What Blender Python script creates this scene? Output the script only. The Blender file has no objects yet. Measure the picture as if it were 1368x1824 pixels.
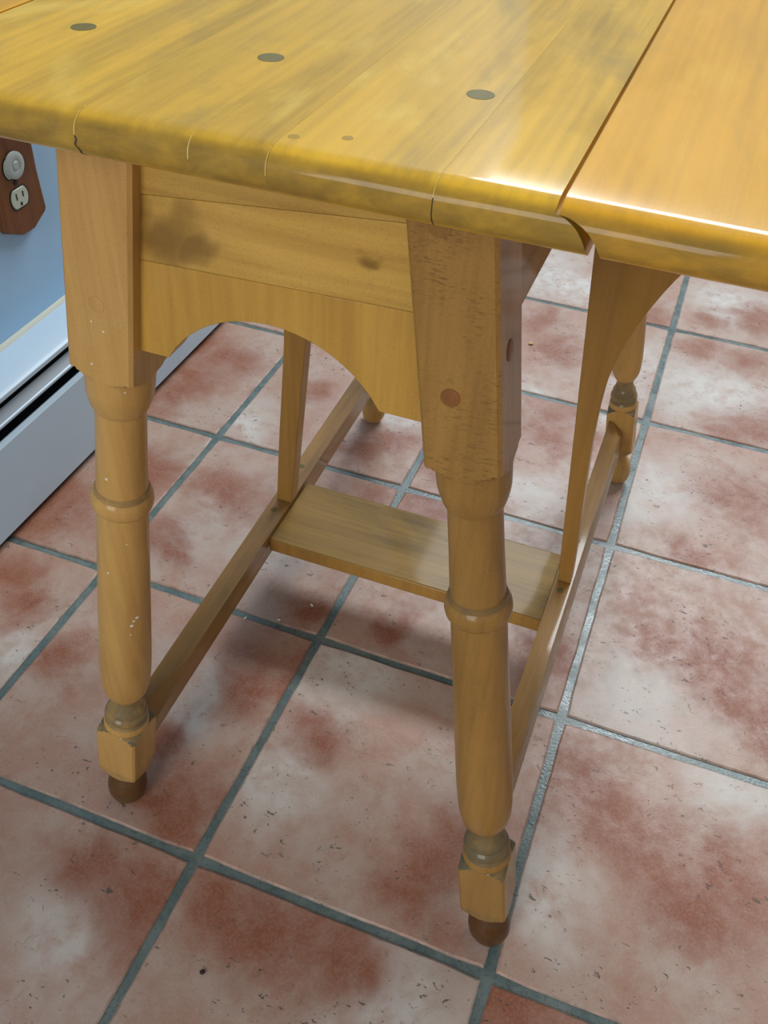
import bpy, bmesh, math, random
from mathutils import Matrix, Vector
random.seed(7)
S = bpy.context.scene
COL = S.collection

# ------------------------------------------------------------------ camera
cam_d = bpy.data.cameras.new('camera')
cam_d.sensor_fit = 'HORIZONTAL'; cam_d.sensor_width = 36.0
cam_d.lens = 36.0 * 1643.18 / 1368.0
cam_d.clip_start = 0.01
cam = bpy.data.objects.new('camera', cam_d); COL.objects.link(cam)
cam.matrix_world = (Matrix.Translation((0.000457, -0.356017, 0.889308))
                    @ Matrix.Rotation(0.3324845, 4, 'Z') @ Matrix.Rotation(0.8231149, 4, 'X')
                    @ Matrix.Rotation(0.0464925, 4, 'Z'))
S.camera = cam
# ------------------------------------------------------------------ light
w = bpy.data.worlds.new('room_daylight'); S.world = w; w.use_nodes = True
bg = w.node_tree.nodes['Background']
bg.inputs[0].default_value = (0.93, 0.97, 1.0, 1); bg.inputs[1].default_value = 0.33

def area(name, loc, target, sx, sy, power, color):
    d = bpy.data.lights.new(name, 'AREA'); d.shape = 'RECTANGLE'; d.size = sx; d.size_y = sy
    d.energy = power; d.color = color
    o = bpy.data.objects.new(name, d); COL.objects.link(o); o.location = loc
    o.rotation_euler = (Vector(target) - Vector(loc)).to_track_quat('-Z', 'Y').to_euler()
    return o
area('window_light', (0.1, 3.1, 2.98), (-0.1, 0.4, 0.4), 2.2, 0.62, 125, (0.88, 0.95, 1.0))
area('fill_light_behind', (-0.7, -2.3, 1.55), (-0.25, 0.3, 0.45), 1.6, 1.2, 48, (1.0, 0.97, 0.92))  # unseen fill lamp added behind the camera to brighten the front faces

S.view_settings.view_transform = 'Standard'; S.view_settings.look = 'None'
S.view_settings.gamma = 1.0; S.view_settings.use_curve_mapping = False
S.view_settings.exposure = 0.0

# ------------------------------------------------------------------ node helper
class NT:
    def __init__(s, name):
        s.m = bpy.data.materials.new(name); s.m.use_nodes = True
        s.t = s.m.node_tree; s.b = s.t.nodes['Principled BSDF']
    def n(s, typ, **kw):
        x = s.t.nodes.new(typ)
        for k, v in kw.items(): setattr(x, k, v)
        return x
    def put(s, sock, v):
        if isinstance(v, bpy.types.NodeSocket): s.t.links.new(v, sock)
        elif isinstance(v, (tuple, list)) and len(v) == 3 and sock.type == 'RGBA': sock.default_value = (*v, 1)
        else: sock.default_value = v
    def math(s, op, a, b=0.0, c=0.0, clamp=False):
        x = s.n('ShaderNodeMath', operation=op, use_clamp=clamp)
        for i, v in enumerate((a, b, c)): s.put(x.inputs[i], v)
        return x.outputs[0]
    def vec(s, op, a, b=(0, 0, 0)):
        x = s.n('ShaderNodeVectorMath', operation=op)
        s.put(x.inputs[0], a); s.put(x.inputs[1], b)
        return x.outputs['Value'] if op in ('LENGTH', 'DISTANCE', 'DOT_PRODUCT') else x.outputs[0]
    def mix(s, f, a, b, mode='MIX'):
        x = s.n('ShaderNodeMix', data_type='RGBA', blend_type=mode)
        s.put(x.inputs[0], f); s.put(x.inputs[6], a); s.put(x.inputs[7], b)
        return x.outputs[2]
    def ramp(s, v, lo, hi, a=0.0, b=1.0):
        x = s.n('ShaderNodeMapRange', interpolation_type='SMOOTHSTEP')
        s.put(x.inputs[0], v); s.put(x.inputs[1], lo); s.put(x.inputs[2], hi); s.put(x.inputs[3], a); s.put(x.inputs[4], b)
        return x.outputs[0]
    def noise(s, co, scale, detail=3, rough=0.5, dist=0.0, w=None, color=False):
        x = s.n('ShaderNodeTexNoise')
        if w is not None:
            x.noise_dimensions = '4D'; s.put(x.inputs['W'], w)
        s.put(x.inputs['Vector'], co); x.inputs['Scale'].default_value = scale
        x.inputs['Detail'].default_value = detail; x.inputs['Roughness'].default_value = rough
        x.inputs['Distortion'].default_value = dist
        return x.outputs['Color' if color else 'Fac']
    def co(s): return s.n('ShaderNodeTexCoord').outputs['Object']
    def scale(s, co, sc): return s.vec('MULTIPLY', co, sc)
    def attr(s, name, typ='GEOMETRY', out='Fac'):
        x = s.n('ShaderNodeAttribute', attribute_type=typ, attribute_name=name); return x.outputs[out]
    def sep(s, v):
        x = s.n('ShaderNodeSeparateXYZ'); s.put(x.inputs[0], v); return x.outputs
    def bump(s, h, dist, strength=1.0):
        x = s.n('ShaderNodeBump'); s.put(x.inputs['Height'], h)
        x.inputs['Distance'].default_value = dist; x.inputs['Strength'].default_value = strength
        s.put(s.b.inputs['Normal'], x.outputs[0])
    def out(s, color=None, rough=None, coat=None, coat_rough=None, spec=None):
        if color is not None: s.put(s.b.inputs['Base Color'], color)
        if rough is not None: s.put(s.b.inputs['Roughness'], rough)
        if coat is not None: s.b.inputs['Coat Weight'].default_value = coat
        if coat_rough is not None: s.b.inputs['Coat Roughness'].default_value = coat_rough
        if spec is not None: s.b.inputs['Specular IOR Level'].default_value = spec
        return s.m

def wood(name, light, dark, axis='z', rough=0.38, coat=0.3, blotch=0.35, fleck=0.25, stains=(), ray=0.0, endgrain_shade=0.0, spec=0.14, patch=0.0, dirt=False, dirtcol=(0.09, 0.10, 0.07), seed=0.0):
    k = NT(name); co = k.co()
    co = k.vec('ADD', co, (seed * 3.1, seed * 1.7, seed * 2.3))
    st = {'x': (3.5, 40, 40), 'y': (40, 3.5, 40), 'z': (40, 40, 3.5)}[axis]
    st2 = {'x': (5, 220, 220), 'y': (220, 5, 220), 'z': (220, 220, 5)}[axis]
    bl = {'x': (4, 13, 13), 'y': (13, 4, 13), 'z': (13, 13, 4)}[axis]
    tone = k.attr('tone', 'OBJECT')
    g = k.noise(k.scale(co, st), 1.0, 4, 0.6, 0.6, w=tone)
    g2 = k.noise(k.scale(co, st2), 1.0, 2, 0.5, 0.0, w=tone)
    b = k.noise(k.scale(co, bl), 1.0, 4, 0.6, 1.2, w=tone)
    f = k.noise(co, 900, 1, 0.5)
    mixf = k.math('ADD', k.math('MULTIPLY', k.ramp(g, 0.3, 0.75), 0.5), k.math('MULTIPLY', k.ramp(g2, 0.35, 0.7), 0.22))
    mixf = k.math('ADD', mixf, k.math('MULTIPLY', k.ramp(b, 0.45, 0.72), blotch))
    mixf = k.math('ADD', mixf, k.math('MULTIPLY', k.ramp(f, 0.5, 0.75), fleck), clamp=True)
    c = k.mix(mixf, light, dark)
    tv = k.attr('shade', 'OBJECT')
    c = k.mix(tv, c, dark)
    if patch:
        pn = k.noise(k.scale(co, (11, 4.5, 11)), 1.0, 5, 0.6, 1.4, w=k.math('ADD', tone, 20.0))
        c = k.mix(k.math('MULTIPLY', k.ramp(pn, 0.52, 0.70), patch), c, (0.95, 0.64, 0.12))
        c = k.mix(k.math('MULTIPLY', k.ramp(pn, 0.47, 0.30), patch), c, (0.40, 0.26, 0.06))
    if stains:
        oc = k.co(); wp = k.vec('ADD', oc, k.scale(k.vec('SUBTRACT', k.noise(oc, 14, 4, 0.6, 0.5, color=True), (.5, .5, .5)), (.07, .07, .07)))
        m = None
        for (sx, sy, sz), rr_ in stains:
            v = k.scale(k.vec('SUBTRACT', wp, (sx, sy, sz)), (1, 0.2, 1.3)); q = k.ramp(k.vec('LENGTH', v), rr_ * .2, rr_ * 1.15, 1.0, 0.0)
            m = q if m is None else k.math('MAXIMUM', m, q)
        c = k.mix(k.math('MULTIPLY', m, 0.8), c, tuple(v * .6 for v in dark))
    if endgrain_shade:  # end-grain tone, deepened to put the lower lip's shade into the colour
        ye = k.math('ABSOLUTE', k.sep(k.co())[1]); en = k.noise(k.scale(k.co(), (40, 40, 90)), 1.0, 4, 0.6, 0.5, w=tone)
        em = k.ramp(ye, endgrain_shade - .0060, endgrain_shade - .001)
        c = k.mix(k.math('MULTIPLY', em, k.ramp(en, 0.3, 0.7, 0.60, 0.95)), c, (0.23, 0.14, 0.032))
    if ray:
        rn = k.noise(k.scale(k.co(), (170, 170, 900)), 1.0, 3, 0.65, 0.3)
        zz = k.sep(k.co())[2]
        rm = k.math('MULTIPLY', k.ramp(k.noise(k.co(), 26, 3, 0.55), 0.38, 0.6), k.ramp(zz, 0.53, 0.56, 0.12, 1.0))
        c = k.mix(k.math('MULTIPLY', k.math('MULTIPLY', k.ramp(rn, 0.5, 0.68), rm), ray), c, tuple(v * .45 for v in dark))
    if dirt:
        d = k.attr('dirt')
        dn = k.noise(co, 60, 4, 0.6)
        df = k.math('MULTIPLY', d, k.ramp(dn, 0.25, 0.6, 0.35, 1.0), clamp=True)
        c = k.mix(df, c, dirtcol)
        ft = k.attr('foot_shade')
        c = k.mix(k.math('MULTIPLY', ft, 1.2, clamp=True), c, (0.075, 0.030, 0.011))  # shade on the near feet painted in as dark brown
    k.bump(k.math('ADD', g2, f), 0.00012, 0.5)
    return k.out(c, k.ramp(b, 0.3, 0.7, rough, rough + 0.12), coat, 0.07, spec)

GOLD = (0.62, 0.31, 0.045); GOLD_D = (0.33, 0.15, 0.028)
W_TOP = wood('tabletop_wood', (0.90, 0.51, 0.040), (0.46, 0.27, 0.035), 'y', 0.36, 0.35, 0.5, 0.14, endgrain_shade=.4287, spec=0.03, patch=0.6)
W_LEAF = wood('leaf_wood', (0.88, 0.44, 0.030), (0.58, 0.29, 0.028), 'y', 0.36, 0.35, 0.35, 0.14, endgrain_shade=.4287, spec=0.03, patch=0.3, seed=2)
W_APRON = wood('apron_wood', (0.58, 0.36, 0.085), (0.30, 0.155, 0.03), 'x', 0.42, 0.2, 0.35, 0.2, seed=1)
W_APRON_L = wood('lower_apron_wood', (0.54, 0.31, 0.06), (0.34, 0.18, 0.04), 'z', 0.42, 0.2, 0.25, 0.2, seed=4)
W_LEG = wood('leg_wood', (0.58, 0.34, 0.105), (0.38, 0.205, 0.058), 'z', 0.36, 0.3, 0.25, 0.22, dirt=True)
W_LEG_D = wood('cross_grained_leg_wood', (0.36, 0.195, 0.050), (0.20, 0.10, 0.026), 'z', 0.36, 0.3, 0.3, 0.25, dirt=True, ray=0.6)
W_APRON_M = wood('figured_apron_wood', (0.60, 0.37, 0.085), (0.30, 0.155, 0.03), 'x', 0.42, 0.2, 0.35, 0.2, stains=(((-.085, 0, .012), .030), ((-.062, 0, -.006), .030), ((-.045, 0, -.012), .018), ((.05, 0, 0), .009)), seed=1)
W_RAIL = wood('stretcher_wood', (0.40, 0.215, 0.055), (0.20, 0.105, 0.033), 'y', 0.36, 0.3, 0.4, 0.22, seed=3)
W_SHELF = wood('shelf_wood', (0.33, 0.20, 0.055), (0.14, 0.09, 0.035), 'x', 0.5, 0.08, 0.5, 0.2, seed=5)
W_WING = wood('wing_wood', (0.47, 0.255, 0.06), (0.33, 0.165, 0.04), 'z', 0.4, 0.25, 0.2, 0.25, seed=6)
W_PEG = wood('peg_wood', (0.27, 0.11, 0.035), (0.13, 0.05, 0.02), 'y', 0.45, 0.1, 0.2, 0.2, seed=7)
W_PLUG = wood('plug_wood', (0.24, 0.19, 0.055), (0.14, 0.115, 0.04), 'y', 0.5, 0.0, 0.2, 0.2, seed=8)
W_BARK = wood('walnut_plate_wood', (0.24, 0.095, 0.032), (0.07, 0.026, 0.012), 'z', 0.4, 0.25, 0.5, 0.2, seed=9)

def plain(name, c, rough=0.5, bumpd=0.0, var=0.06, spec=None):
    k = NT(name); co = k.co(); n = k.noise(co, 18, 3, 0.6); n2 = k.noise(co, 420, 2, 0.5)
    dk = tuple(v * (1 - 2 * var) for v in c)
    col = k.mix(k.math('MULTIPLY_ADD', n, 0.7, k.math('MULTIPLY', n2, 0.3)), c, dk)
    if bumpd: k.bump(n2, bumpd, 0.6)
    return k.out(col, rough, spec=spec)
M_WALL = plain('blue_wall_paint', (0.37, 0.60, 0.84), 0.6, 0.0002)
M_HEAT = plain('heater_white_enamel', (0.52, 0.67, 0.80), 0.38, 0.0001)
M_DARK = plain('heater_dark_inside', (0.012, 0.018, 0.028), 0.6)
M_DAMP = plain('damper_grey_metal', (0.10, 0.14, 0.18), 0.4)
M_CAULK = plain('cream_caulk', (0.58, 0.60, 0.50), 0.6)
M_IVORY = plain('ivory_plastic', (0.52, 0.60, 0.50), 0.35)
M_CAP = plain('clear_cap_plastic', (0.42, 0.50, 0.49), 0.3)
M_SLOT = plain('black_slot', (0.01, 0.012, 0.012), 0.5)
M_WHITE = plain('white_paint', (0.80, 0.80, 0.72), 0.5)
M_CRUMB = plain('yellow_crumb', (0.60, 0.42, 0.12), 0.7)
M_SEED = plain('dark_seed', (0.03, 0.015, 0.012), 0.5)
M_EDGE_GLINT = plain('painted_edge_glint', (0.80, 0.56, 0.14), 0.5)
M_CRACK = plain('dark_crack', (0.05, 0.03, 0.015), 0.7)

def tile_mat():
    k = NT('glazed_terracotta'); co = k.co(); seed = k.attr('seed', 'OBJECT')
    w1 = k.noise(co, 9, 4, 0.62, 0.4, w=seed, color=True)
    warp = k.vec('SUBTRACT', w1, (0.5, 0.5, 0.5))
    p = k.vec('ADD', co, k.scale(warp, (0.20, 0.20, 0)))
    def blob(name, soft=1.0):
        a = k.attr(name, 'OBJECT', 'Vector'); s = k.sep(a)
        cx = k.n('ShaderNodeCombineXYZ'); k.put(cx.inputs[0], s[0]); k.put(cx.inputs[1], s[1])
        q = k.sep(p); pp = k.n('ShaderNodeCombineXYZ'); k.put(pp.inputs[0], q[0]); k.put(pp.inputs[1], q[1])
        d = k.vec('DISTANCE', pp.outputs[0], cx.outputs[0])
        d = k.math('DIVIDE', d, k.math('MAXIMUM', s[2], 0.0001))
        return k.ramp(d, 0.1, 1.9 * soft, 1.0, 0.0)
    red = blob('red_a')
    for nme in ('red_b', 'red_c', 'red_d'): red = k.math('MAXIMUM', red, blob(nme))
    wh = k.math('MAXIMUM', blob('pale_a'), blob('pale_b'))
    n1 = k.noise(co, 11, 5, 0.6, 0.5, w=k.math('ADD', seed, 3.3))
    n2 = k.noise(co, 40, 5, 0.65, 0.3, w=seed)
    n3 = k.noise(co, 330, 3, 0.7, 0.0, w=seed)
    n4 = k.noise(co, 900, 2, 0.6)
    base = k.mix(k.ramp(n1, 0.38, 0.62), (0.42, 0.25, 0.185), (0.46, 0.345, 0.28))
    base = k.mix(k.math('MULTIPLY', k.ramp(n2, 0.45, 0.7), 0.5), base, (0.38, 0.19, 0.125))
    base = k.mix(k.math('MULTIPLY', wh, k.ramp(n2, 0.3, 0.62, 0.2, 0.9)), base, (0.63, 0.60, 0.55))
    base = k.mix(k.math('MULTIPLY', red, k.ramp(n2, 0.25, 0.6, 0.65, 0.95)), base, (0.26, 0.076, 0.030))
    base = k.mix(k.math('MULTIPLY', k.ramp(n3, 0.42, 0.68), 0.14), base, (0.62, 0.50, 0.42))
    base = k.mix(k.math('MULTIPLY', k.ramp(n4, 0.45, 0.7), 0.16), base, (0.20, 0.11, 0.09))
    # dark pits and hairline scratches
    pm = k.ramp(k.noise(co, 14, 2, 0.5, w=k.math('ADD', seed, 9.1)), 0.42, 0.58)
    pit = k.ramp(k.noise(k.scale(co, (1, 1.7, 1)), 110, 3, 0.6, 0.8, w=seed), 0.63, 0.67)
    hn = k.noise(co, 32, 2, 0.5, 1.6, w=k.math('ADD', seed, 5.0))
    hair = k.ramp(k.math('ABSOLUTE', k.math('SUBTRACT', hn, 0.5)), 0.0, 0.006, 1.0, 0.0)
    hm = k.ramp(k.noise(co, 24, 2, 0.5, w=k.math('ADD', seed, 1.7)), 0.6, 0.66)
    mark = k.math('MAXIMUM', k.math('MULTIPLY', pit, pm), k.math('MULTIPLY', k.math('MULTIPLY', hair, hm), 0.6))
    base = k.mix(k.math('MULTIPLY', mark, 0.85), base, (0.085, 0.075, 0.065))
    # worn, dirty rim
    q = k.sep(co); e = k.math('MAXIMUM', k.math('ABSOLUTE', q[0]), k.math('ABSOLUTE', q[1]))
    e = k.math('ADD', e, k.math('MULTIPLY', k.math('SUBTRACT', n2, 0.5), 0.012))
    base = k.mix(k.math('MULTIPLY', k.ramp(e, 0.1455, 0.1485), 0.55), base, (0.13, 0.12, 0.10))
    k.bump(k.math('ADD', k.math('MULTIPLY', n3, 0.5), k.math('SUBTRACT', n2, k.math('MULTIPLY', mark, 0.8))), 0.0007, 0.55)
    return k.out(base, k.ramp(n2, 0.3, 0.7, 0.38, 0.56), spec=0.45)
M_TILE = tile_mat()
def grout_mat():
    k = NT('teal_grout'); co = k.co(); n = k.noise(co, 25, 4, 0.6); n2 = k.noise(co, 300, 2, 0.6)
    c = k.mix(k.ramp(n, 0.35, 0.65), (0.10, 0.145, 0.145), (0.155, 0.20, 0.19))
    c = k.mix(k.math('MULTIPLY', k.ramp(n2, 0.5, 0.7), 0.5), c, (0.06, 0.075, 0.065))
    k.bump(n2, 0.0006, 0.5)
    return k.out(c, k.ramp(n, 0.3, 0.7, 0.22, 0.42))
M_GROUT = grout_mat()

# ------------------------------------------------------------------ object helpers
def tag(o, label=None, cat=None, group=None, kind=None):
    if label: o['label'] = label
    if cat: o['category'] = cat
    if group: o['group'] = group
    if kind: o['kind'] = kind
    return o
def empty(name, loc):
    o = bpy.data.objects.new(name, None); o.empty_display_size = 0.05; o.location = loc; COL.objects.link(o); return o
def wloc(o):
    v = Vector((0, 0, 0))
    while o: v += o.location; o = o.parent
    return v
def mesh_obj(name, V, F, mat, parent=None, origin=None, sharp=35, bevel=0.0, tone=None, shade=0.0):
    """V in world metres; the object's origin goes to `origin` (world)."""
    if origin is None: origin = Vector((0, 0, 0)) + sum((Vector(v) for v in V), Vector()) / len(V)
    origin = Vector(origin)
    me = bpy.data.meshes.new(name); me.from_pydata([tuple(Vector(v) - origin) for v in V], [], F)
    bm = bmesh.new(); bm.from_mesh(me); bmesh.ops.recalc_face_normals(bm, faces=bm.faces); bm.to_mesh(me); bm.free()
    me.polygons.foreach_set('use_smooth', [True] * len(me.polygons))
    me.set_sharp_from_angle(angle=math.radians(sharp))
    me.materials.append(mat)
    o = bpy.data.objects.new(name, me); COL.objects.link(o)
    if parent:
        o.parent = parent; o.location = origin - wloc(parent)
    else: o.location = origin
    if bevel:
        b = o.modifiers.new('bevel', 'BEVEL'); b.width = bevel; b.segments = 2; b.limit_method = 'ANGLE'; b.angle_limit = math.radians(40)
        b.harden_normals = False
    o['tone'] = float(tone if tone is not None else random.random() * 9)
    o['shade'] = float(shade)
    return o
def hexa(p):  # 8 points: bottom 4 ccw, top 4 ccw
    return list(p), [(3, 2, 1, 0), (4, 5, 6, 7), (0, 1, 5, 4), (1, 2, 6, 5), (2, 3, 7, 6), (3, 0, 4, 7)]
def boxp(x0, x1, y0, y1, z0, z1):
    return hexa([(x0, y0, z0), (x1, y0, z0), (x1, y1, z0), (x0, y1, z0), (x0, y0, z1), (x1, y0, z1), (x1, y1, z1), (x0, y1, z1)])
def prism(pts_a, pts_b):
    n = len(pts_a); V = list(pts_a) + list(pts_b)
    F = [tuple(range(n - 1, -1, -1)), tuple(range(n, 2 * n))] + [(i, (i + 1) % n, n + (i + 1) % n, n + i) for i in range(n)]
    return V, F
def disc(center, normal, r, h, seg=20, dome=0.3):
    """a low round plug: V,F; back of it sunk by h"""
    nrm = Vector(normal).normalized(); a = nrm.orthogonal().normalized(); b = nrm.cross(a); c = Vector(center)
    rings = [(-1.5 * h, r), (h * (1 - dome), r), (h, r * 0.86)]
    V = []; F = []
    for off, rr in rings:
        for i in range(seg):
            t = 2 * math.pi * i / seg; V.append(c + nrm * off + a * rr * math.cos(t) + b * rr * math.sin(t))
    for k in range(len(rings) - 1):
        for i in range(seg): j = (i + 1) % seg; F.append((k * seg + i, k * seg + j, (k + 1) * seg + j, (k + 1) * seg + i))
    F.append(tuple(range(seg - 1, -1, -1))); F.append(tuple(range(2 * seg, 3 * seg)))
    return V, F

# ------------------------------------------------------------------ floor
T = 0.305; GAP = 0.0085
floor = mesh_obj('floor', *boxp(-0.84, 2.3, -1.6, 3.4, -0.03, -0.0022), M_GROUT, origin=(0, 0, 0))
tag(floor, 'floor of square mottled terracotta tiles set in blue-grey grout', kind='structure')
h = (T - GAP) / 2
tile_meshes = []
for v in range(5):
    r = random.Random(v); n = 9; edge = []
    for s in range(4):
        for i in range(n):
            u = -h + 2 * h * i / n; j = r.uniform(-0.0009, 0.0006) if i else -0.0012
            p = [(u, -h - j * 1), (h + j, u), (-u, h + j), (-h - j, -u)][s]
            if i == 0: p = [(-h + .0015, -h + .0015), (h - .0015, -h + .0015), (h - .0015, h - .0015), (-h + .0015, h - .0015)][s]
            edge.append(p)
    N = len(edge); ins = 1 - 0.0022 / h
    V = [(x, y, -0.006) for x, y in edge] + [(x, y, -0.0014) for x, y in edge] + [(x * ins, y * ins, 0.0) for x, y in edge]
    F = [tuple(range(2 * N, 3 * N))]
    for k in range(2):
        for i in range(N): j = (i + 1) % N; F.append((k * N + i, k * N + j, (k + 1) * N + j, (k + 1) * N + i))
    me = bpy.data.meshes.new('tile'); me.from_pydata(V, [], F); me.materials.append(M_TILE)
    tile_meshes.append(me)
# per-tile glaze clouds: rust patches and pale patches (tile-local metres: x, y, radius)
CLOUDS = {(0, 1): ([(-0.053, 0.003, 0.045), (0.005, -0.02, 0.055), (0.06, -0.05, 0.05), (0.033, -0.036, 0.04)], [(-0.076, -0.106, 0.07)]), (0, 0): ([(-0.096, 0.066, 0.05), (-0.037, 0.035, 0.05), (0.021, -0.017, 0.05), (0.064, 0.037, 0.05)], [(0.05, 0.147, 0.05), (-0.126, -0.064, 0.05)]), (0, -1): ([(-0.13, 0.129, 0.09)], []), (-1, 0): ([(0.063, -0.048, 0.05), (0.062, -0.098, 0.04), (-0.098, 0.017, 0.03)], [(-0.111, 0.112, 0.06), (-0.123, -0.046, 0.05)]), (-1, -1): ([(-0.041, 0.116, 0.055), (-0.091, 0.121, 0.05), (0.025, 0.123, 0.04)], [(0.08, 0.097, 0.06)]), (-2, 0): ([(0.12, 0.081, 0.05), (0.105, -0.113, 0.045), (0.033, -0.062, 0.035), (-0.118, 0.02, 0.04)], [(0.072, 0.019, 0.05)]), (-2, -1): ([(0.06, 0.096, 0.05), (0.137, 0.115, 0.04), (0.125, 0.075, 0.05)], [(0.061, 0.016, 0.06)]), (-3, 0): ([(0.094, 0.058, 0.035), (0.051, 0.103, 0.04)], [(0.142, -0.017, 0.05)]), (-2, 1): ([(0.123, -0.108, 0.035), (-0.094, 0.033, 0.045), (0.122, 0.122, 0.05), (-0.106, -0.072, 0.04)], [(-0.091, -0.053, 0.04), (0.034, -0.013, 0.04)]), (-3, 1): ([(0.028, -0.071, 0.06), (0.082, 0.032, 0.05), (0.013, -0.114, 0.04)], []), (-1, 1): ([(-0.109, 0.13, 0.05), (0.103, -0.059, 0.04), (-0.08, -0.105, 0.03)], []), (-3, 2): ([(0.043, -0.041, 0.05), (0.063, 0.04, 0.05), (0.026, -0.083, 0.04), (-0.024, 0.059, 0.05)], []), (-2, 2): ([(0.076, -0.088, 0.04), (0.102, -0.062, 0.04), (-0.062, 0.011, 0.03)], [(-0.13, -0.116, 0.05), (0.094, 0.013, 0.05)]), (-1, 2): ([(-0.001, 0.056, 0.045), (0.014, 0.111, 0.04), (-0.122, -0.085, 0.04), (0.09, 0.05, 0.03)], [(0.012, -0.097, 0.04), (0.073, 0.136, 0.04)]), (-1, 3): ([(-0.077, 0.063, 0.04), (-0.022, 0.006, 0.04), (0.059, 0.002, 0.03)], [(-0.035, -0.148, 0.03), (0.108, 0.005, 0.06)]), (0, 3): ([(-0.103, 0.105, 0.03), (-0.015, 0.104, 0.04), (-0.03, -0.145, 0.04), (0.018, -0.093, 0.05)], [(-0.06, -0.026, 0.08)]), (0, 2): ([(0.008, 0.018, 0.05), (-0.029, -0.146, 0.04), (-0.005, -0.008, 0.03)], [(-0.101, -0.016, 0.07), (-0.143, -0.06, 0.05)]), (-1, 4): ([(0.118, -0.112, 0.04)], [(-0.031, -0.064, 0.06), (-0.123, -0.057, 0.08)]), (0, 4): ([(-0.097, -0.082, 0.03), (-0.017, -0.057, 0.04)], [(-0.061, -0.022, 0.06)])}
rt = random.Random(11)
for a in range(-3, 7):
    for b in range(-4, 10):
        o = bpy.data.objects.new('tile', tile_meshes[(a * 7 + b * 3) % 5]); COL.objects.link(o)
        o.parent = floor; o.location = ((a + .5) * T, (b + .5) * T, rt.uniform(-0.0004, 0.0002))
        if a == -3: pass
        o['seed'] = rt.uniform(0, 60)
        c = CLOUDS.get((a, b))
        if c is None:
            c = ([(rt.uniform(-.12, .12), rt.uniform(-.12, .12), rt.uniform(.03, .06)) for _ in range(2)],
                 [(rt.uniform(-.1, .1), rt.uniform(-.1, .1), rt.uniform(.04, .08))])
        for nme, q in zip(('red_a', 'red_b', 'red_c', 'red_d'), c[0]): o[nme] = list(map(float, q))
        for nme, q in zip(('pale_a', 'pale_b'), c[1]): o[nme] = list(map(float, q))

# ------------------------------------------------------------------ wall + heater
WX = -0.825
wall = mesh_obj('wall_left', *boxp(WX - 0.1, WX, -1.6, 3.4, -0.03, 2.5), M_WALL, origin=(WX, 0, 0))
tag(wall, 'plain pale blue painted wall behind the heater', kind='structure')
HY0, HY1 = -1.2, 2.6
heater = empty('baseboard_heater', (-0.79, 0.7, 0.0))
tag(heater, 'long white metal baseboard heater with dark slots along the blue wall', 'heater')
def extr(pts):  # profile in xz -> prism along y
    return prism([(x, HY0, z) for x, z in pts], [(x, HY1, z) for x, z in pts])
fx = -0.752
mesh_obj('front_panel', *extr([(fx, .012), (fx - .003, .134), (fx - .007, .139), (fx - .010, .139), (fx - .008, .132), (fx - .005, .012)]), M_HEAT, heater, bevel=.0008)
mesh_obj('hood', *extr([(-0.824, .199), (-0.766, .197), (-0.760, .193), (-0.760, .187), (-0.7625, .187), (-0.763, .1915), (-0.824, .194)]), M_HEAT, heater, bevel=.0008)
mesh_obj('damper', *extr([(-0.757, .157), (-0.757, .162), (-0.760, .1635), (-0.770, .172), (-0.770, .170), (-0.761, .1605), (-0.759, .157)]), M_DAMP, heater)
tag(mesh_obj('damper_lip', *extr([(-0.7560, .1590), (-0.7560, .1620), (-0.758, .1632), (-0.758, .1590)]), M_HEAT, heater), 'white rolled lip of the damper')
mesh_obj('back_plate', *extr([(-0.824, .012), (-0.824, .194), (-0.812, .194), (-0.812, .012)]), M_DARK, heater)
mesh_obj('heating_element', *extr([(-0.812, .05), (-0.812, .135), (-0.772, .135), (-0.772, .05)]), M_DARK, heater)
tag(mesh_obj('caulk_bead', *extr([(-0.8248, .1985), (-0.8248, .204), (-0.821, .2015), (-0.819, .1985)]), M_CAULK, heater), 'cream caulk bead between heater and wall')
for y in (HY0 + .02, 1.9): mesh_obj('bracket', *boxp(-0.812, -0.759, y, y + .003, 0.0005, .19), M_DARK, heater)

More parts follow.
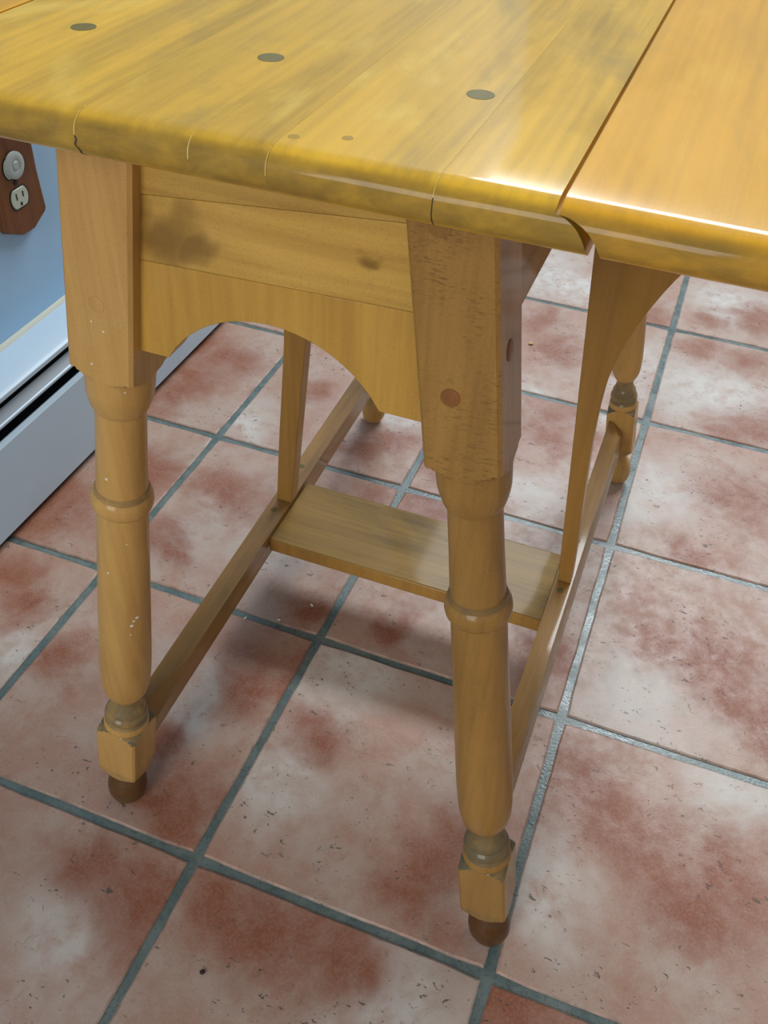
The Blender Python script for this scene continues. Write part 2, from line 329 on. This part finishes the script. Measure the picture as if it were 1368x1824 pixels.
# ------------------------------------------------------------------ wall outlet
oy, oz = 0.5415, 0.392
outlet = empty('wall_outlet', (WX, oy, oz))
tag(outlet, 'duplex wall outlet with dark brown wooden cover plate above the heater', 'outlet')
half = [(.0395, 0.0), (.0415, -.052), (.0385, -.0565), (.017, -.0665), (.012, -.0695), (-.012, -.0695), (-.017, -.0665), (-.0385, -.0565), (-.0415, -.052), (-.0395, 0.0)]
outl = half + [(-x, -z) for x, z in half[1:-1]]
V, F = prism([(WX + .0003, oy + x, oz + z) for x, z in outl], [(WX + .011, oy + x * .955, oz + z * .965) for x, z in outl])
mesh_obj('cover_plate', V, F, W_BARK, outlet, bevel=.0012, shade=.2)
def recept(cz):
    pts = []
    for i in range(28):
        t = 2 * math.pi * i / 28; x = .0165 * math.cos(t); z = .0165 * math.sin(t)
        z = max(-.0125, min(.0125, z)); pts.append((x, z))
    V, F = prism([(WX + .009, oy - .005 + x, cz + z) for x, z in pts], [(WX + .0126, oy - .005 + x * .95, cz + z * .95) for x, z in pts])
    r = mesh_obj('receptacle', V, F, M_IVORY, outlet, bevel=.0006)
    for dy, hh in ((-.0062, .0042), (.0062, .0036)):
        mesh_obj('slot', *boxp(WX + .0118, WX + .01285, oy - .005 + dy - .0011, oy - .005 + dy + .0011, cz + .0030 - hh, cz + .0030 + hh), M_SLOT, r)
    mesh_obj('ground_hole', *boxp(WX + .0118, WX + .01285, oy - .005 - .0019, oy - .005 + .0019, cz - .0098, cz - .0056), M_SLOT, r)
    rim = prism([(WX + .0095, oy - .005 + x * 1.10, cz + z * 1.10) for x, z in pts], [(WX + .0116, oy - .005 + x * 1.10, cz + z * 1.10) for x, z in pts])
    tag(mesh_obj('receptacle_gap', *rim, M_SLOT, r), 'dark gap round the receptacle')
recept(oz - .0195)
recept(oz + .0195)
V, F = disc((WX + .0115, oy - .005, oz), (1, 0, 0), .0035, .0012)
tag(mesh_obj('plate_screw', V, F, M_SLOT, outlet), 'small dark screw')
# round safety cap in the upper receptacle
cz = oz + .0215; V = []; F = []; prof = [(.0003, .0166), (.0024, .0166), (.0034, .0150), (.0036, .0085), (.0028, .0065), (.0034, .0050), (.0044, .0042), (.0046, .0)]
seg = 32
for off, rr in prof[:-1]:
    for i in range(seg):
        t = 2 * math.pi * i / seg; V.append((WX + .0128 + off, oy - .0030 + rr * math.cos(t), cz + rr * math.sin(t)))
for k in range(len(prof) - 2):
    for i in range(seg): j = (i + 1) % seg; F.append((k * seg + i, k * seg + j, (k + 1) * seg + j, (k + 1) * seg + i))
F.append(tuple(range(seg))); F.append(tuple(range((len(prof) - 2) * seg, (len(prof) - 1) * seg)))
cap = mesh_obj('outlet_cap', V, F, M_CAP)
tag(cap, 'round translucent safety cap plugged into the upper socket of the outlet', 'outlet cap')

# ------------------------------------------------------------------ the table
CX, CY = -0.2081, 0.3911
HT = 0.7476; TH = 0.0200; ZB = HT - TH
YF, YB = -0.0376, 2 * CY + 0.0376
XS = -0.0503
XSL = 2 * CX - XS
table = empty('drop_leaf_table', (CX, CY, 0))
tag(table, 'golden maple drop-leaf table with splayed turned legs and raised leaves on tiled floor', 'table')

# edge profile: depth below top -> inset from the outermost front
EP = [(0, .0120), (.0005, .0082), (.0015, .0052), (.0030, .0029), (.0048, .0013), (.0065, .0006), (.0085, .0002), (.0105, 0), (.0130, .0002), (.0152, .0012), (.0170, .0027), (.0185, .0047), (.0195, .0066), (.0200, .0095)]
def rj(d):  # rule joint quarter-round fraction
    if d <= .004: return 0.0
    q = min(1, (d - .004) / .016); return math.sqrt(max(0, 1 - (1 - q) ** 2))
def slab(xl, xr, name, mat, sharp=30, extra=(), **kw):
    ds = sorted(set([d for d, _ in EP] + [.0040, .0041, .0044]))
    def ins(d):
        for (a, ia), (b, ib) in zip(EP, EP[1:]):
            if a <= d <= b: return ia + (ib - ia) * (d - a) / (b - a)
        return EP[-1][1]
    V = []; F = []
    for d in ds:
        i = ins(d); z = HT - d; a, b = xl(d), xr(d)
        V += [(a, YF + i, z), (b, YF + i, z), (b, YB - i, z), (a, YB - i, z)]
    for k in range(len(ds) - 1):
        for s in range(4):
            t = (s + 1) % 4; F.append((k * 4 + s, k * 4 + t, (k + 1) * 4 + t, (k + 1) * 4 + s))
    F.append((0, 1, 2, 3)); m = (len(ds) - 1) * 4; F.append((m + 3, m + 2, m + 1, m))
    return mesh_obj(name, V, F, mat, table, sharp=sharp, **kw)
bounds = [None, -0.2530, -0.1650, -0.0960, None]
shades = [.0, .16, .05, .0]
tones = [1.3, 4.1, 7.7, 2.2]
for i in range(4):
    l = (lambda d: XSL - .014 * rj(d)) if i == 0 else (lambda d, v=bounds[i]: v + .00004)
    r = (lambda d: XS + .014 * rj(d)) if i == 3 else (lambda d, v=bounds[i + 1]: v - .00004)
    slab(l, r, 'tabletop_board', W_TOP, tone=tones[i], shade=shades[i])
def ro(v, s): return lambda d: v - s * [ib for a, ib in EP if a <= d + 1e-9][-1]
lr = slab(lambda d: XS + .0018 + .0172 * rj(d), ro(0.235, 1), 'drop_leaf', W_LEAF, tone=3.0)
tag(lr, 'raised right-hand leaf with a rule joint')
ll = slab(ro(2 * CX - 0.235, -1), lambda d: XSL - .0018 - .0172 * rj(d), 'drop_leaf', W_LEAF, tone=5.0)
tag(ll, 'raised left-hand leaf by the wall')
# ridge highlights painted as pale lines, plus dark cracks, on the rounded front edge
def edge_line(x, d0, d1, mat, name, lab, wdt=.0005, wander=0.0):
    V = []; F = []; n = 10
    for k in range(n + 1):
        d = d0 + (d1 - d0) * k / n; i = 0
        for (a, ia), (b, ib) in zip(EP, EP[1:]):
            if a <= d <= b: i = ia + (ib - ia) * (d - a) / (b - a)
        nx = x + wander * math.sin(k * 1.3) ; y = YF + i; z = HT - d
        o = Vector((0, -1, .6 - d * 80)).normalized()
        V += [Vector((nx - wdt / 2, y, z)) + o * .00012, Vector((nx + wdt / 2, y, z)) + o * .00012,
              Vector((nx + wdt / 2, y, z)) - o * .0006, Vector((nx - wdt / 2, y, z)) - o * .0006]
    for k in range(n):
        for s in range(4): t = (s + 1) % 4; F.append((k * 4 + s, k * 4 + t, k * 4 + 4 + t, k * 4 + 4 + s))
    F += [(0, 1, 2, 3), (n * 4 + 3, n * 4 + 2, n * 4 + 1, n * 4)]
    tag(mesh_obj(name, V, F, mat, table), lab)
edge_line(-.2534, .0001, .0085, M_EDGE_GLINT, 'edge_line', 'painted ridge highlight on the front edge', .0004)
edge_line(-.2534, .0090, .0195, M_CRACK, 'edge_crack', 'dark crack low on the front edge', .0009, .0006)
edge_line(-.2000, .0012, .0095, M_EDGE_GLINT, 'edge_line', 'painted ridge highlight on the front edge', .0004)
edge_line(-.1655, .0003, .0100, M_EDGE_GLINT, 'edge_line', 'painted ridge highlight on the front edge', .0003)
edge_line(-.0962, .0004, .0060, M_EDGE_GLINT, 'edge_line', 'painted ridge highlight on the front edge', .0003)
edge_line(-.0962, .0062, .0190, M_CRACK, 'edge_crack', 'dark joint line on the front edge', .0005)
# screw plugs in the top
for x, y in ((-.3160, .0640), (-.2120, .0640), (-.1070, .0605), (-.3160, 2 * CY - .064), (-.2081, 2 * CY - .064), (-.1070, 2 * CY - .064)):
    V, F = disc((x, y, HT), (0, 0, 1), .0064, .00018, 28)
    tag(mesh_obj('screw_plug', V, F, W_PLUG, table), 'dark round wooden screw plug')
for x, y in ((-.161, -.020), (-.141, -.012)):
    V, F = disc((x, y, HT), (0, 0, 1), .0024, .00012, 14)
    tag(mesh_obj('filled_nail_hole', V, F, W_TOP, table, shade=.8), 'small filled nail hole')

# ---- turned legs
WF, WT, YN, SY = 0.1988, 0.0935, 0.0377, 0.0263
H1 = 0.0206; H2 = 0.0231
PR = [(0.000, .0060), (0.003, .0112), (0.010, .0168), (0.020, .0192), (0.030, .0198), (0.040, .0192), (0.052, .0165), (0.060, .0125), (0.064, .0108), (0.068, .0110),
      (0.072, .0140), (0.079, .0190), (0.086, .0232), (0.0958, .0300), (0.098, .0330), (0.1755, .0330), (0.1830, .0270), (0.1880, .0225), (0.1890, .0210), (0.192, .0210), (0.199, .0200),
      (0.203, .0180), (0.206, .0190), (0.210, .0198), (0.215, .0190), (0.218, .0168), (0.221, .0172), (0.226, .0165), (0.231, .0140), (0.240, .0120), (0.2475, .0124), (0.2500, .0145),
      (0.2555, .0168), (0.264, .0195), (0.276, .0212), (0.294, .0222), (0.33, .0224), (0.41, .0215), (0.50, .0202), (0.573, .0192), (0.5785, .0190),
      (0.580, .0208), (0.584, .0224), (0.590, .0230), (0.596, .0224), (0.5995, .0210), (0.601, .0202), (0.605, .0200), (0.6065, .0185),
      (0.612, .0186), (0.66, .0177), (0.706, .0172), (0.7065, .0184), (0.712, .0200), (0.720, .0216), (0.728, .0226), (0.738, .0229), (0.7475, .0231), (0.7500, .0236), (0.7540, .0270), (0.7590, .0330), (0.761, .0345), (1.0, .0345)]
def R_at(t):
    for (a, ra), (b, rb) in zip(PR, PR[1:]):
        if a <= t <= b: return ra + (rb - ra) * (t - a) / max(1e-9, b - a)
    return PR[-1][1]
def sq(th, hh):
    c, s = abs(math.cos(th)), abs(math.sin(th)); r = hh / max(c, s)
    # slightly rounded arris
    k = hh * 1.414 - .0012
    return min(r, k + (r - k) * .25) if r > k else r
def make_leg(side, far, lab):
    x0 = CX + side * WF; x1 = CX + side * WT
    y0 = (2 * CY - YN) if far else YN; y1 = y0 + (-SY if far else SY)
    if far and side > 0: x0 -= .008; y0 += .008
    rs = .92 if far else 1.0
    a = Vector((x0, y0, 0)); b = Vector((x1, y1, ZB + .0006)); ax = (b - a); L = ax.length; ax.normalize()
    u = Vector((1, 0, 0)); u = (u - ax * u.dot(ax)).normalized(); v = ax.cross(u)
    ts = sorted(set([p[0] for p in PR] + [i / 400 for i in range(0, 320)] + [.8, .85, .9, .95]))
    ts = [t for i, t in enumerate(ts) if i == 0 or t - ts[i - 1] > .0004 or t in [p[0] for p in PR]]
    seg = 64; V = []; F = []; dirt = []; foot_shade = []
    for t in ts:
        R = R_at(t); blk = (.0640 < t < .1900) or t > .70
        hh = (H1 if t < .4 else H2) * rs; R *= rs
        for i in range(seg):
            th = 2 * math.pi * (i + .5) / seg
            r = min(R, sq(th, hh)) if blk else R
            p = a + ax * t * L + u * r * math.cos(th) + v * r * math.sin(th)
            if t > .999: p.z = ZB + .0003
            if t < .001: p.z = 0.0005
            V.append(p)
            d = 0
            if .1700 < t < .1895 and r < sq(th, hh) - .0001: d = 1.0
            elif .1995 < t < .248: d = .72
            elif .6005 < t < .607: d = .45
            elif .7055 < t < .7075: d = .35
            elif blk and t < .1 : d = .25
            dirt.append(d); foot_shade.append(0 if far else (.75 if t < .0655 else (.3 if t < .072 else 0)))
    for k in range(len(ts) - 1):
        for i in range(seg): j = (i + 1) % seg; F.append((k * seg + i, k * seg + j, (k + 1) * seg + j, (k + 1) * seg + i))
    F.append(tuple(range(seg - 1, -1, -1))); F.append(tuple(range((len(ts) - 1) * seg, len(ts) * seg)))
    o = mesh_obj('leg', V, F, W_LEG_D if (side > 0 and not far) else W_LEG, table, origin=a, sharp=28, tone=[2.0, 6.4, 3.3, 8.1][(side > 0) + 2 * far], shade=.0)
    for nm, arr in (('dirt', dirt), ('foot_shade', foot_shade)):
        at = o.data.attributes.new(nm, 'FLOAT', 'POINT'); at.data.foreach_set('value', arr)
    tag(o, lab)
    return o, a, ax, L, u, v
LG = {}
LG['nr'] = make_leg(1, 0, 'near right leg, cross-grained top block')
LG['nl'] = make_leg(-1, 0, 'near left leg with white paint specks')
LG['fr'] = make_leg(1, 1, None)
LG['fl'] = make_leg(-1, 1, None)
def legpt(key, t, du, dv):
    o, a, ax, L, u, v = LG[key]; return a + ax * t * L + u * du + v * dv
def peg(key, t, du, face, r=.0056, mat=None, hh=.0006, shade=0.0):
    o, a, ax, L, u, v = LG[key]
    n = {'-v': -v, '+v': v, '+u': u, '-u': -u}[face]
    hb = H2 if t > .4 else H1
    c = a + ax * t * L + (u * du if 'v' in face else v * du) + n * hb
    V, F = disc(c, n, r, hh, 22, .4)
    return mesh_obj('peg', V, F, mat or W_PEG, o, shade=shade)
tag(peg('nr', .824, -.0045, '-v'), 'reddish brown peg head')
peg('nr', .952, -.0055, '-v', .0062, W_LEG_D, shade=.3)
tag(peg('nr', .853, -.004, '+u', .0060), 'reddish brown peg head')
peg('nl', .828, -.0005, '-v', .0054, W_LEG, .0003)
peg('nl', .853, -.004, '-u', .0060)

# ---- aprons (end rails) : three glued boards with an arch cut below
def xin(z, side, emb=.002):  # inner face of the leg at height z
    ax_x = CX + side * (WF + (WT - WF) * z / ZB); return ax_x - side * (H2 - emb)
def yfront(z, far):
    y = YN + SY * z / ZB - H2 + .0100
    return (2 * CY - y) if far else y
AC, AR, ATOP, ABOT = -.2125, .0797, .6110, .5720
def apron(far):
    s = -1 if far else 1
    dz1 = lambda x: .671 + (x + .303) * .09       # upper glue line
    dz2 = lambda x: .633 + (x + .303) * .035      # lower glue line
    def board(top, bot_pts, mat, shade, tone, lab=None):
        # outline in (x,z): left top -> right top -> bottom right..left
        o = top + bot_pts
        A = [(x, yfront(z, far), z) for x, z in o]
        B = [(x, yfront(z, far) + s * .019, z) for x, z in o]
        V, F = prism(A, B); q = mesh_obj('apron_board', V, F, mat, table, origin=(CX, yfront(.66, far), .66), bevel=.00035, shade=shade, tone=tone)
        if lab: tag(q, lab)
    g = .0001
    zt = ZB + .0003
    xl, xr = (lambda z: xin(z, -1)), (lambda z: xin(z, 1))
    board([(xl(zt), zt), (xr(zt), zt)], [(xr(.688), dz1(xr(.688)) + g), (xl(.672), dz1(xl(.672)) + g)], W_APRON, .0, 1.0)
    board([(xl(.672), dz1(xl(.672)) - g), (xr(.688), dz1(xr(.688)) - g)], [(xr(.64), dz2(xr(.64)) + g), (xl(.633), dz2(xl(.633)) + g)], W_APRON_M, .0, 6.3, 'middle board with a dark figured stain')
    arc = []
    x0 = math.sqrt(AR ** 2 - (AR - (ATOP - ABOT)) ** 2)
    for k in range(25):
        x = AC + x0 - 2 * x0 * k / 24; z = ATOP - AR + math.sqrt(max(0, AR ** 2 - (x - AC) ** 2)); arc.append((x, z))
    board([(xl(.633), dz2(xl(.633)) - g), (xr(.64), dz2(xr(.64)) - g)], [(xr(ABOT), ABOT)] + arc + [(xl(ABOT), ABOT)], W_APRON_L, .0, 3.9)
apron(False); apron(True)

# ---- side rails under the top
def siderail(side):
    z0, z1 = .612, ZB + .0003
    def xo(z): return CX + side * (WF + (WT - WF) * z / ZB + H2 - .011)
    y0, y1 = .072, 2 * CY - .072
    P = []
    for z in (z0, z1):
        a, b = xo(z), xo(z) - side * .018
        P += [(a, y0, z), (b, y0, z), (b, y1, z), (a, y1, z)]
    V, F = hexa(P); mesh_obj('side_rail', V, F, W_RAIL, table, bevel=.001)
siderail(1); siderail(-1)

# ---- floor stretchers; inner arris pared away near the front block, outer arris at the back one
def stretcher(side, xc, skew, w, cut, lab=None):
    ys = [.050, .070, .090, .110, cut, cut + .02, 2 * CY - .09, 2 * CY - .085, 2 * CY - .070, 2 * CY - .050]
    ci = [.80, .74, .55, .34, .03, 0, 0, 0, 0, 0]
    co_ = [0, 0, 0, 0, 0, 0, 0, .12, .45, .8]
    V = []; F = []
    for y, c1, c2 in zip(ys, ci, co_):
        c = xc + skew * (y - CY); zb = .075; z = .118; so = side * .13
        inner, outer = c - side * w / 2, c + side * w / 2
        ring = [(outer, z - c2 * .022), (outer - side * w * c2, z), (inner + side * w * c1, z), (inner, z - c1 * .030), (inner, zb), (outer, zb)]
        for x, zz in ring: V.append((x - so * (zz - .118), y, zz))
    n = len(ys)
    for k in range(n - 1):
        for s in range(6): t = (s + 1) % 6; F.append((k * 6 + s, k * 6 + t, k * 6 + 6 + t, k * 6 + 6 + s))
    F += [tuple(range(6)), tuple(range(n * 6 - 1, n * 6 - 7, -1))]
    o = mesh_obj('stretcher', V, F, W_RAIL, table, shade=.1)
    if lab: tag(o, lab)
    return o
sr = stretcher(1, -.0392, .004, .0200, .182)
sl = stretcher(-1, -.3955, -.018, .0240, .135)
for o, x, y in ((sr, -.0400, .386), (sl, -.3965, .3815), (sl, -.4010, .4700), (sr, -.0395, .473)):
    V, F = disc((x, y, .118), (0, 0, 1), .0042, .0003, 16)
    tag(mesh_obj('peg', V, F, W_PLUG, o, shade=.6), 'dark round peg')

# ---- shelf board between the stretchers
V, F = boxp(-.3845, -.0485, .340, .452, .0905, .1100)
sh = mesh_obj('shelf', V, F, W_SHELF, table, bevel=.0022)
sh.data.materials.append(W_WING)
for p_ in sh.data.polygons:
    if p_.normal.y < -.9: p_.material_index = 1

# ---- swinging butterfly wings carrying the leaves
def wing(outline, y, lab):
    A = [(x, y - .009, z) for x, z in outline]; B = [(x, y + .009, z) for x, z in outline]
    V, F = prism(A, B); tag(mesh_obj('leaf_support', V, F, W_WING, table, bevel=.0012), lab)
def sm(pts, n=4):  # Catmull-Rom through points
    out = []
    for i in range(len(pts) - 1):
        p0 = pts[max(0, i - 1)]; p1 = pts[i]; p2 = pts[i + 1]; p3 = pts[min(len(pts) - 1, i + 2)]
        for k in range(n):
            t = k / n
            out.append(tuple(.5 * (2 * p1[j] + (p2[j] - p0[j]) * t + (2 * p0[j] - 5 * p1[j] + 4 * p2[j] - p3[j]) * t * t + (3 * p1[j] - p0[j] - 3 * p2[j] + p3[j]) * t ** 3) for j in (0, 1)))
    return out + [pts[-1]]
zt = ZB - .0002
outer_r = sm([(-.0310, .1185), (-.0350, .185), (-.0400, .253), (-.0450, .340), (-.0430, .401), (-.0310, .453), (-.0080, .508), (.026, .560), (.064, .613), (.094, .668), (.104, zt)])
wing([(-.0460, .1185)] + outer_r + [(-.0980, zt)], .409, 'right leaf support, swung out under the leaf')
outer_l = sm([(-.4020, .1185), (-.3950, .210), (-.3860, .310), (-.3820, .367), (-.3850, .415), (-.3960, .460), (-.4150, .508), (-.447, .560), (-.482, .613), (-.510, .668), (-.520, zt)])
wing(outer_l + [(-.3180, zt), (-.3820, .1185)], .409, 'left leaf support, swung out towards the wall')

# ---- white paint specks on the near left leg
def specks(lst):
    o, a, ax, L, u, v = LG['nl']; V = []; F = []
    for t, th, r in lst:
        blk = t > .76
        rad = min(R_at(t), sq(th, H2)) if blk else R_at(t)
        n = (u * math.cos(th) + v * math.sin(th)) if not blk else -v
        c = a + ax * t * L + (u * math.cos(th) + v * math.sin(th)) * rad
        dv, df = disc(c, n, r, .00012, 8); b = len(V); V += dv; F += [tuple(q + b for q in f) for f in df]
    p = mesh_obj('paint_specks', V, F, M_WHITE, o, origin=a); tag(p, 'white paint specks', kind='stuff')
specks([(0.8047, -1.396, 0.0007), (0.8102, -1.745, 0.0006), (0.7674, -1.789, 0.0007), (0.7439, -0.873, 0.0006), (0.6319, -1.614, 0.0011), (0.5475, -0.873, 0.0006), (0.4286, -0.524, 0.0016), (0.4244, -0.654, 0.0012), (0.4175, -0.742, 0.0016), (0.5005, -1.614, 0.001), (0.4023, -0.785, 0.0008), (0.8199, -2.487, 0.0006)])

# ------------------------------------------------------------------ bits on the floor
def bit(name, x, y, r, sq_, ang, mat, lab, cat, group=None, seed=0):
    bm = bmesh.new(); bmesh.ops.create_icosphere(bm, subdivisions=2, radius=1)
    rr = random.Random(seed)
    for q in bm.verts:
        q.co *= rr.uniform(.8, 1.15); q.co = Vector((q.co.x * r * sq_, q.co.y * r, q.co.z * r * .55))
    bmesh.ops.rotate(bm, verts=bm.verts, cent=(0, 0, 0), matrix=Matrix.Rotation(ang, 3, 'Z'))
    lo = min(q.co.z for q in bm.verts)
    for q in bm.verts: q.co.z -= lo
    me = bpy.data.meshes.new(name); bm.to_mesh(me); bm.free(); me.materials.append(mat)
    o = bpy.data.objects.new(name, me); COL.objects.link(o); o.location = (x, y, 0.0002)
    tag(o, lab, cat, group); return o
bit('crumb', -.335, .351, .0016, 1.8, -.6, M_WHITE, 'tiny white crumb on the dark corner of a tile behind the shelf front', 'crumb', 'white crumbs on the floor', 1)
bit('crumb', -.403, .299, .0015, 2.0, 1.3, M_WHITE, 'tiny white crumb nearest the left stretcher, left of the grout line', 'crumb', 'white crumbs on the floor', 2)
bit('crumb', -.363, .313, .0015, 1.5, .2, M_WHITE, 'tiny white crumb lying on the grout line below the shelf', 'crumb', 'white crumbs on the floor', 3)
bit('crumb', -.228, 1.063, .0032, 1.4, .4, M_CRUMB, 'small golden crumb on the pale tile beyond the near right leg', 'crumb', None, 4)
bit('seed', -.245, -.094, .0022, 1.2, .4, M_SEED, 'tiny dark seed on the tile at the bottom of the view', 'seed', None, 5)
bit('wood_splinter', -.4745, .168, .0016, 3.2, .5, M_SEED, 'short dark splinter beside the near left leg', 'splinter', None, 6)
bit('wood_splinter', -.591, .268, .0012, 4.0, .6, M_SEED, 'thin dark splinter on the tile towards the heater', 'splinter', None, 7)
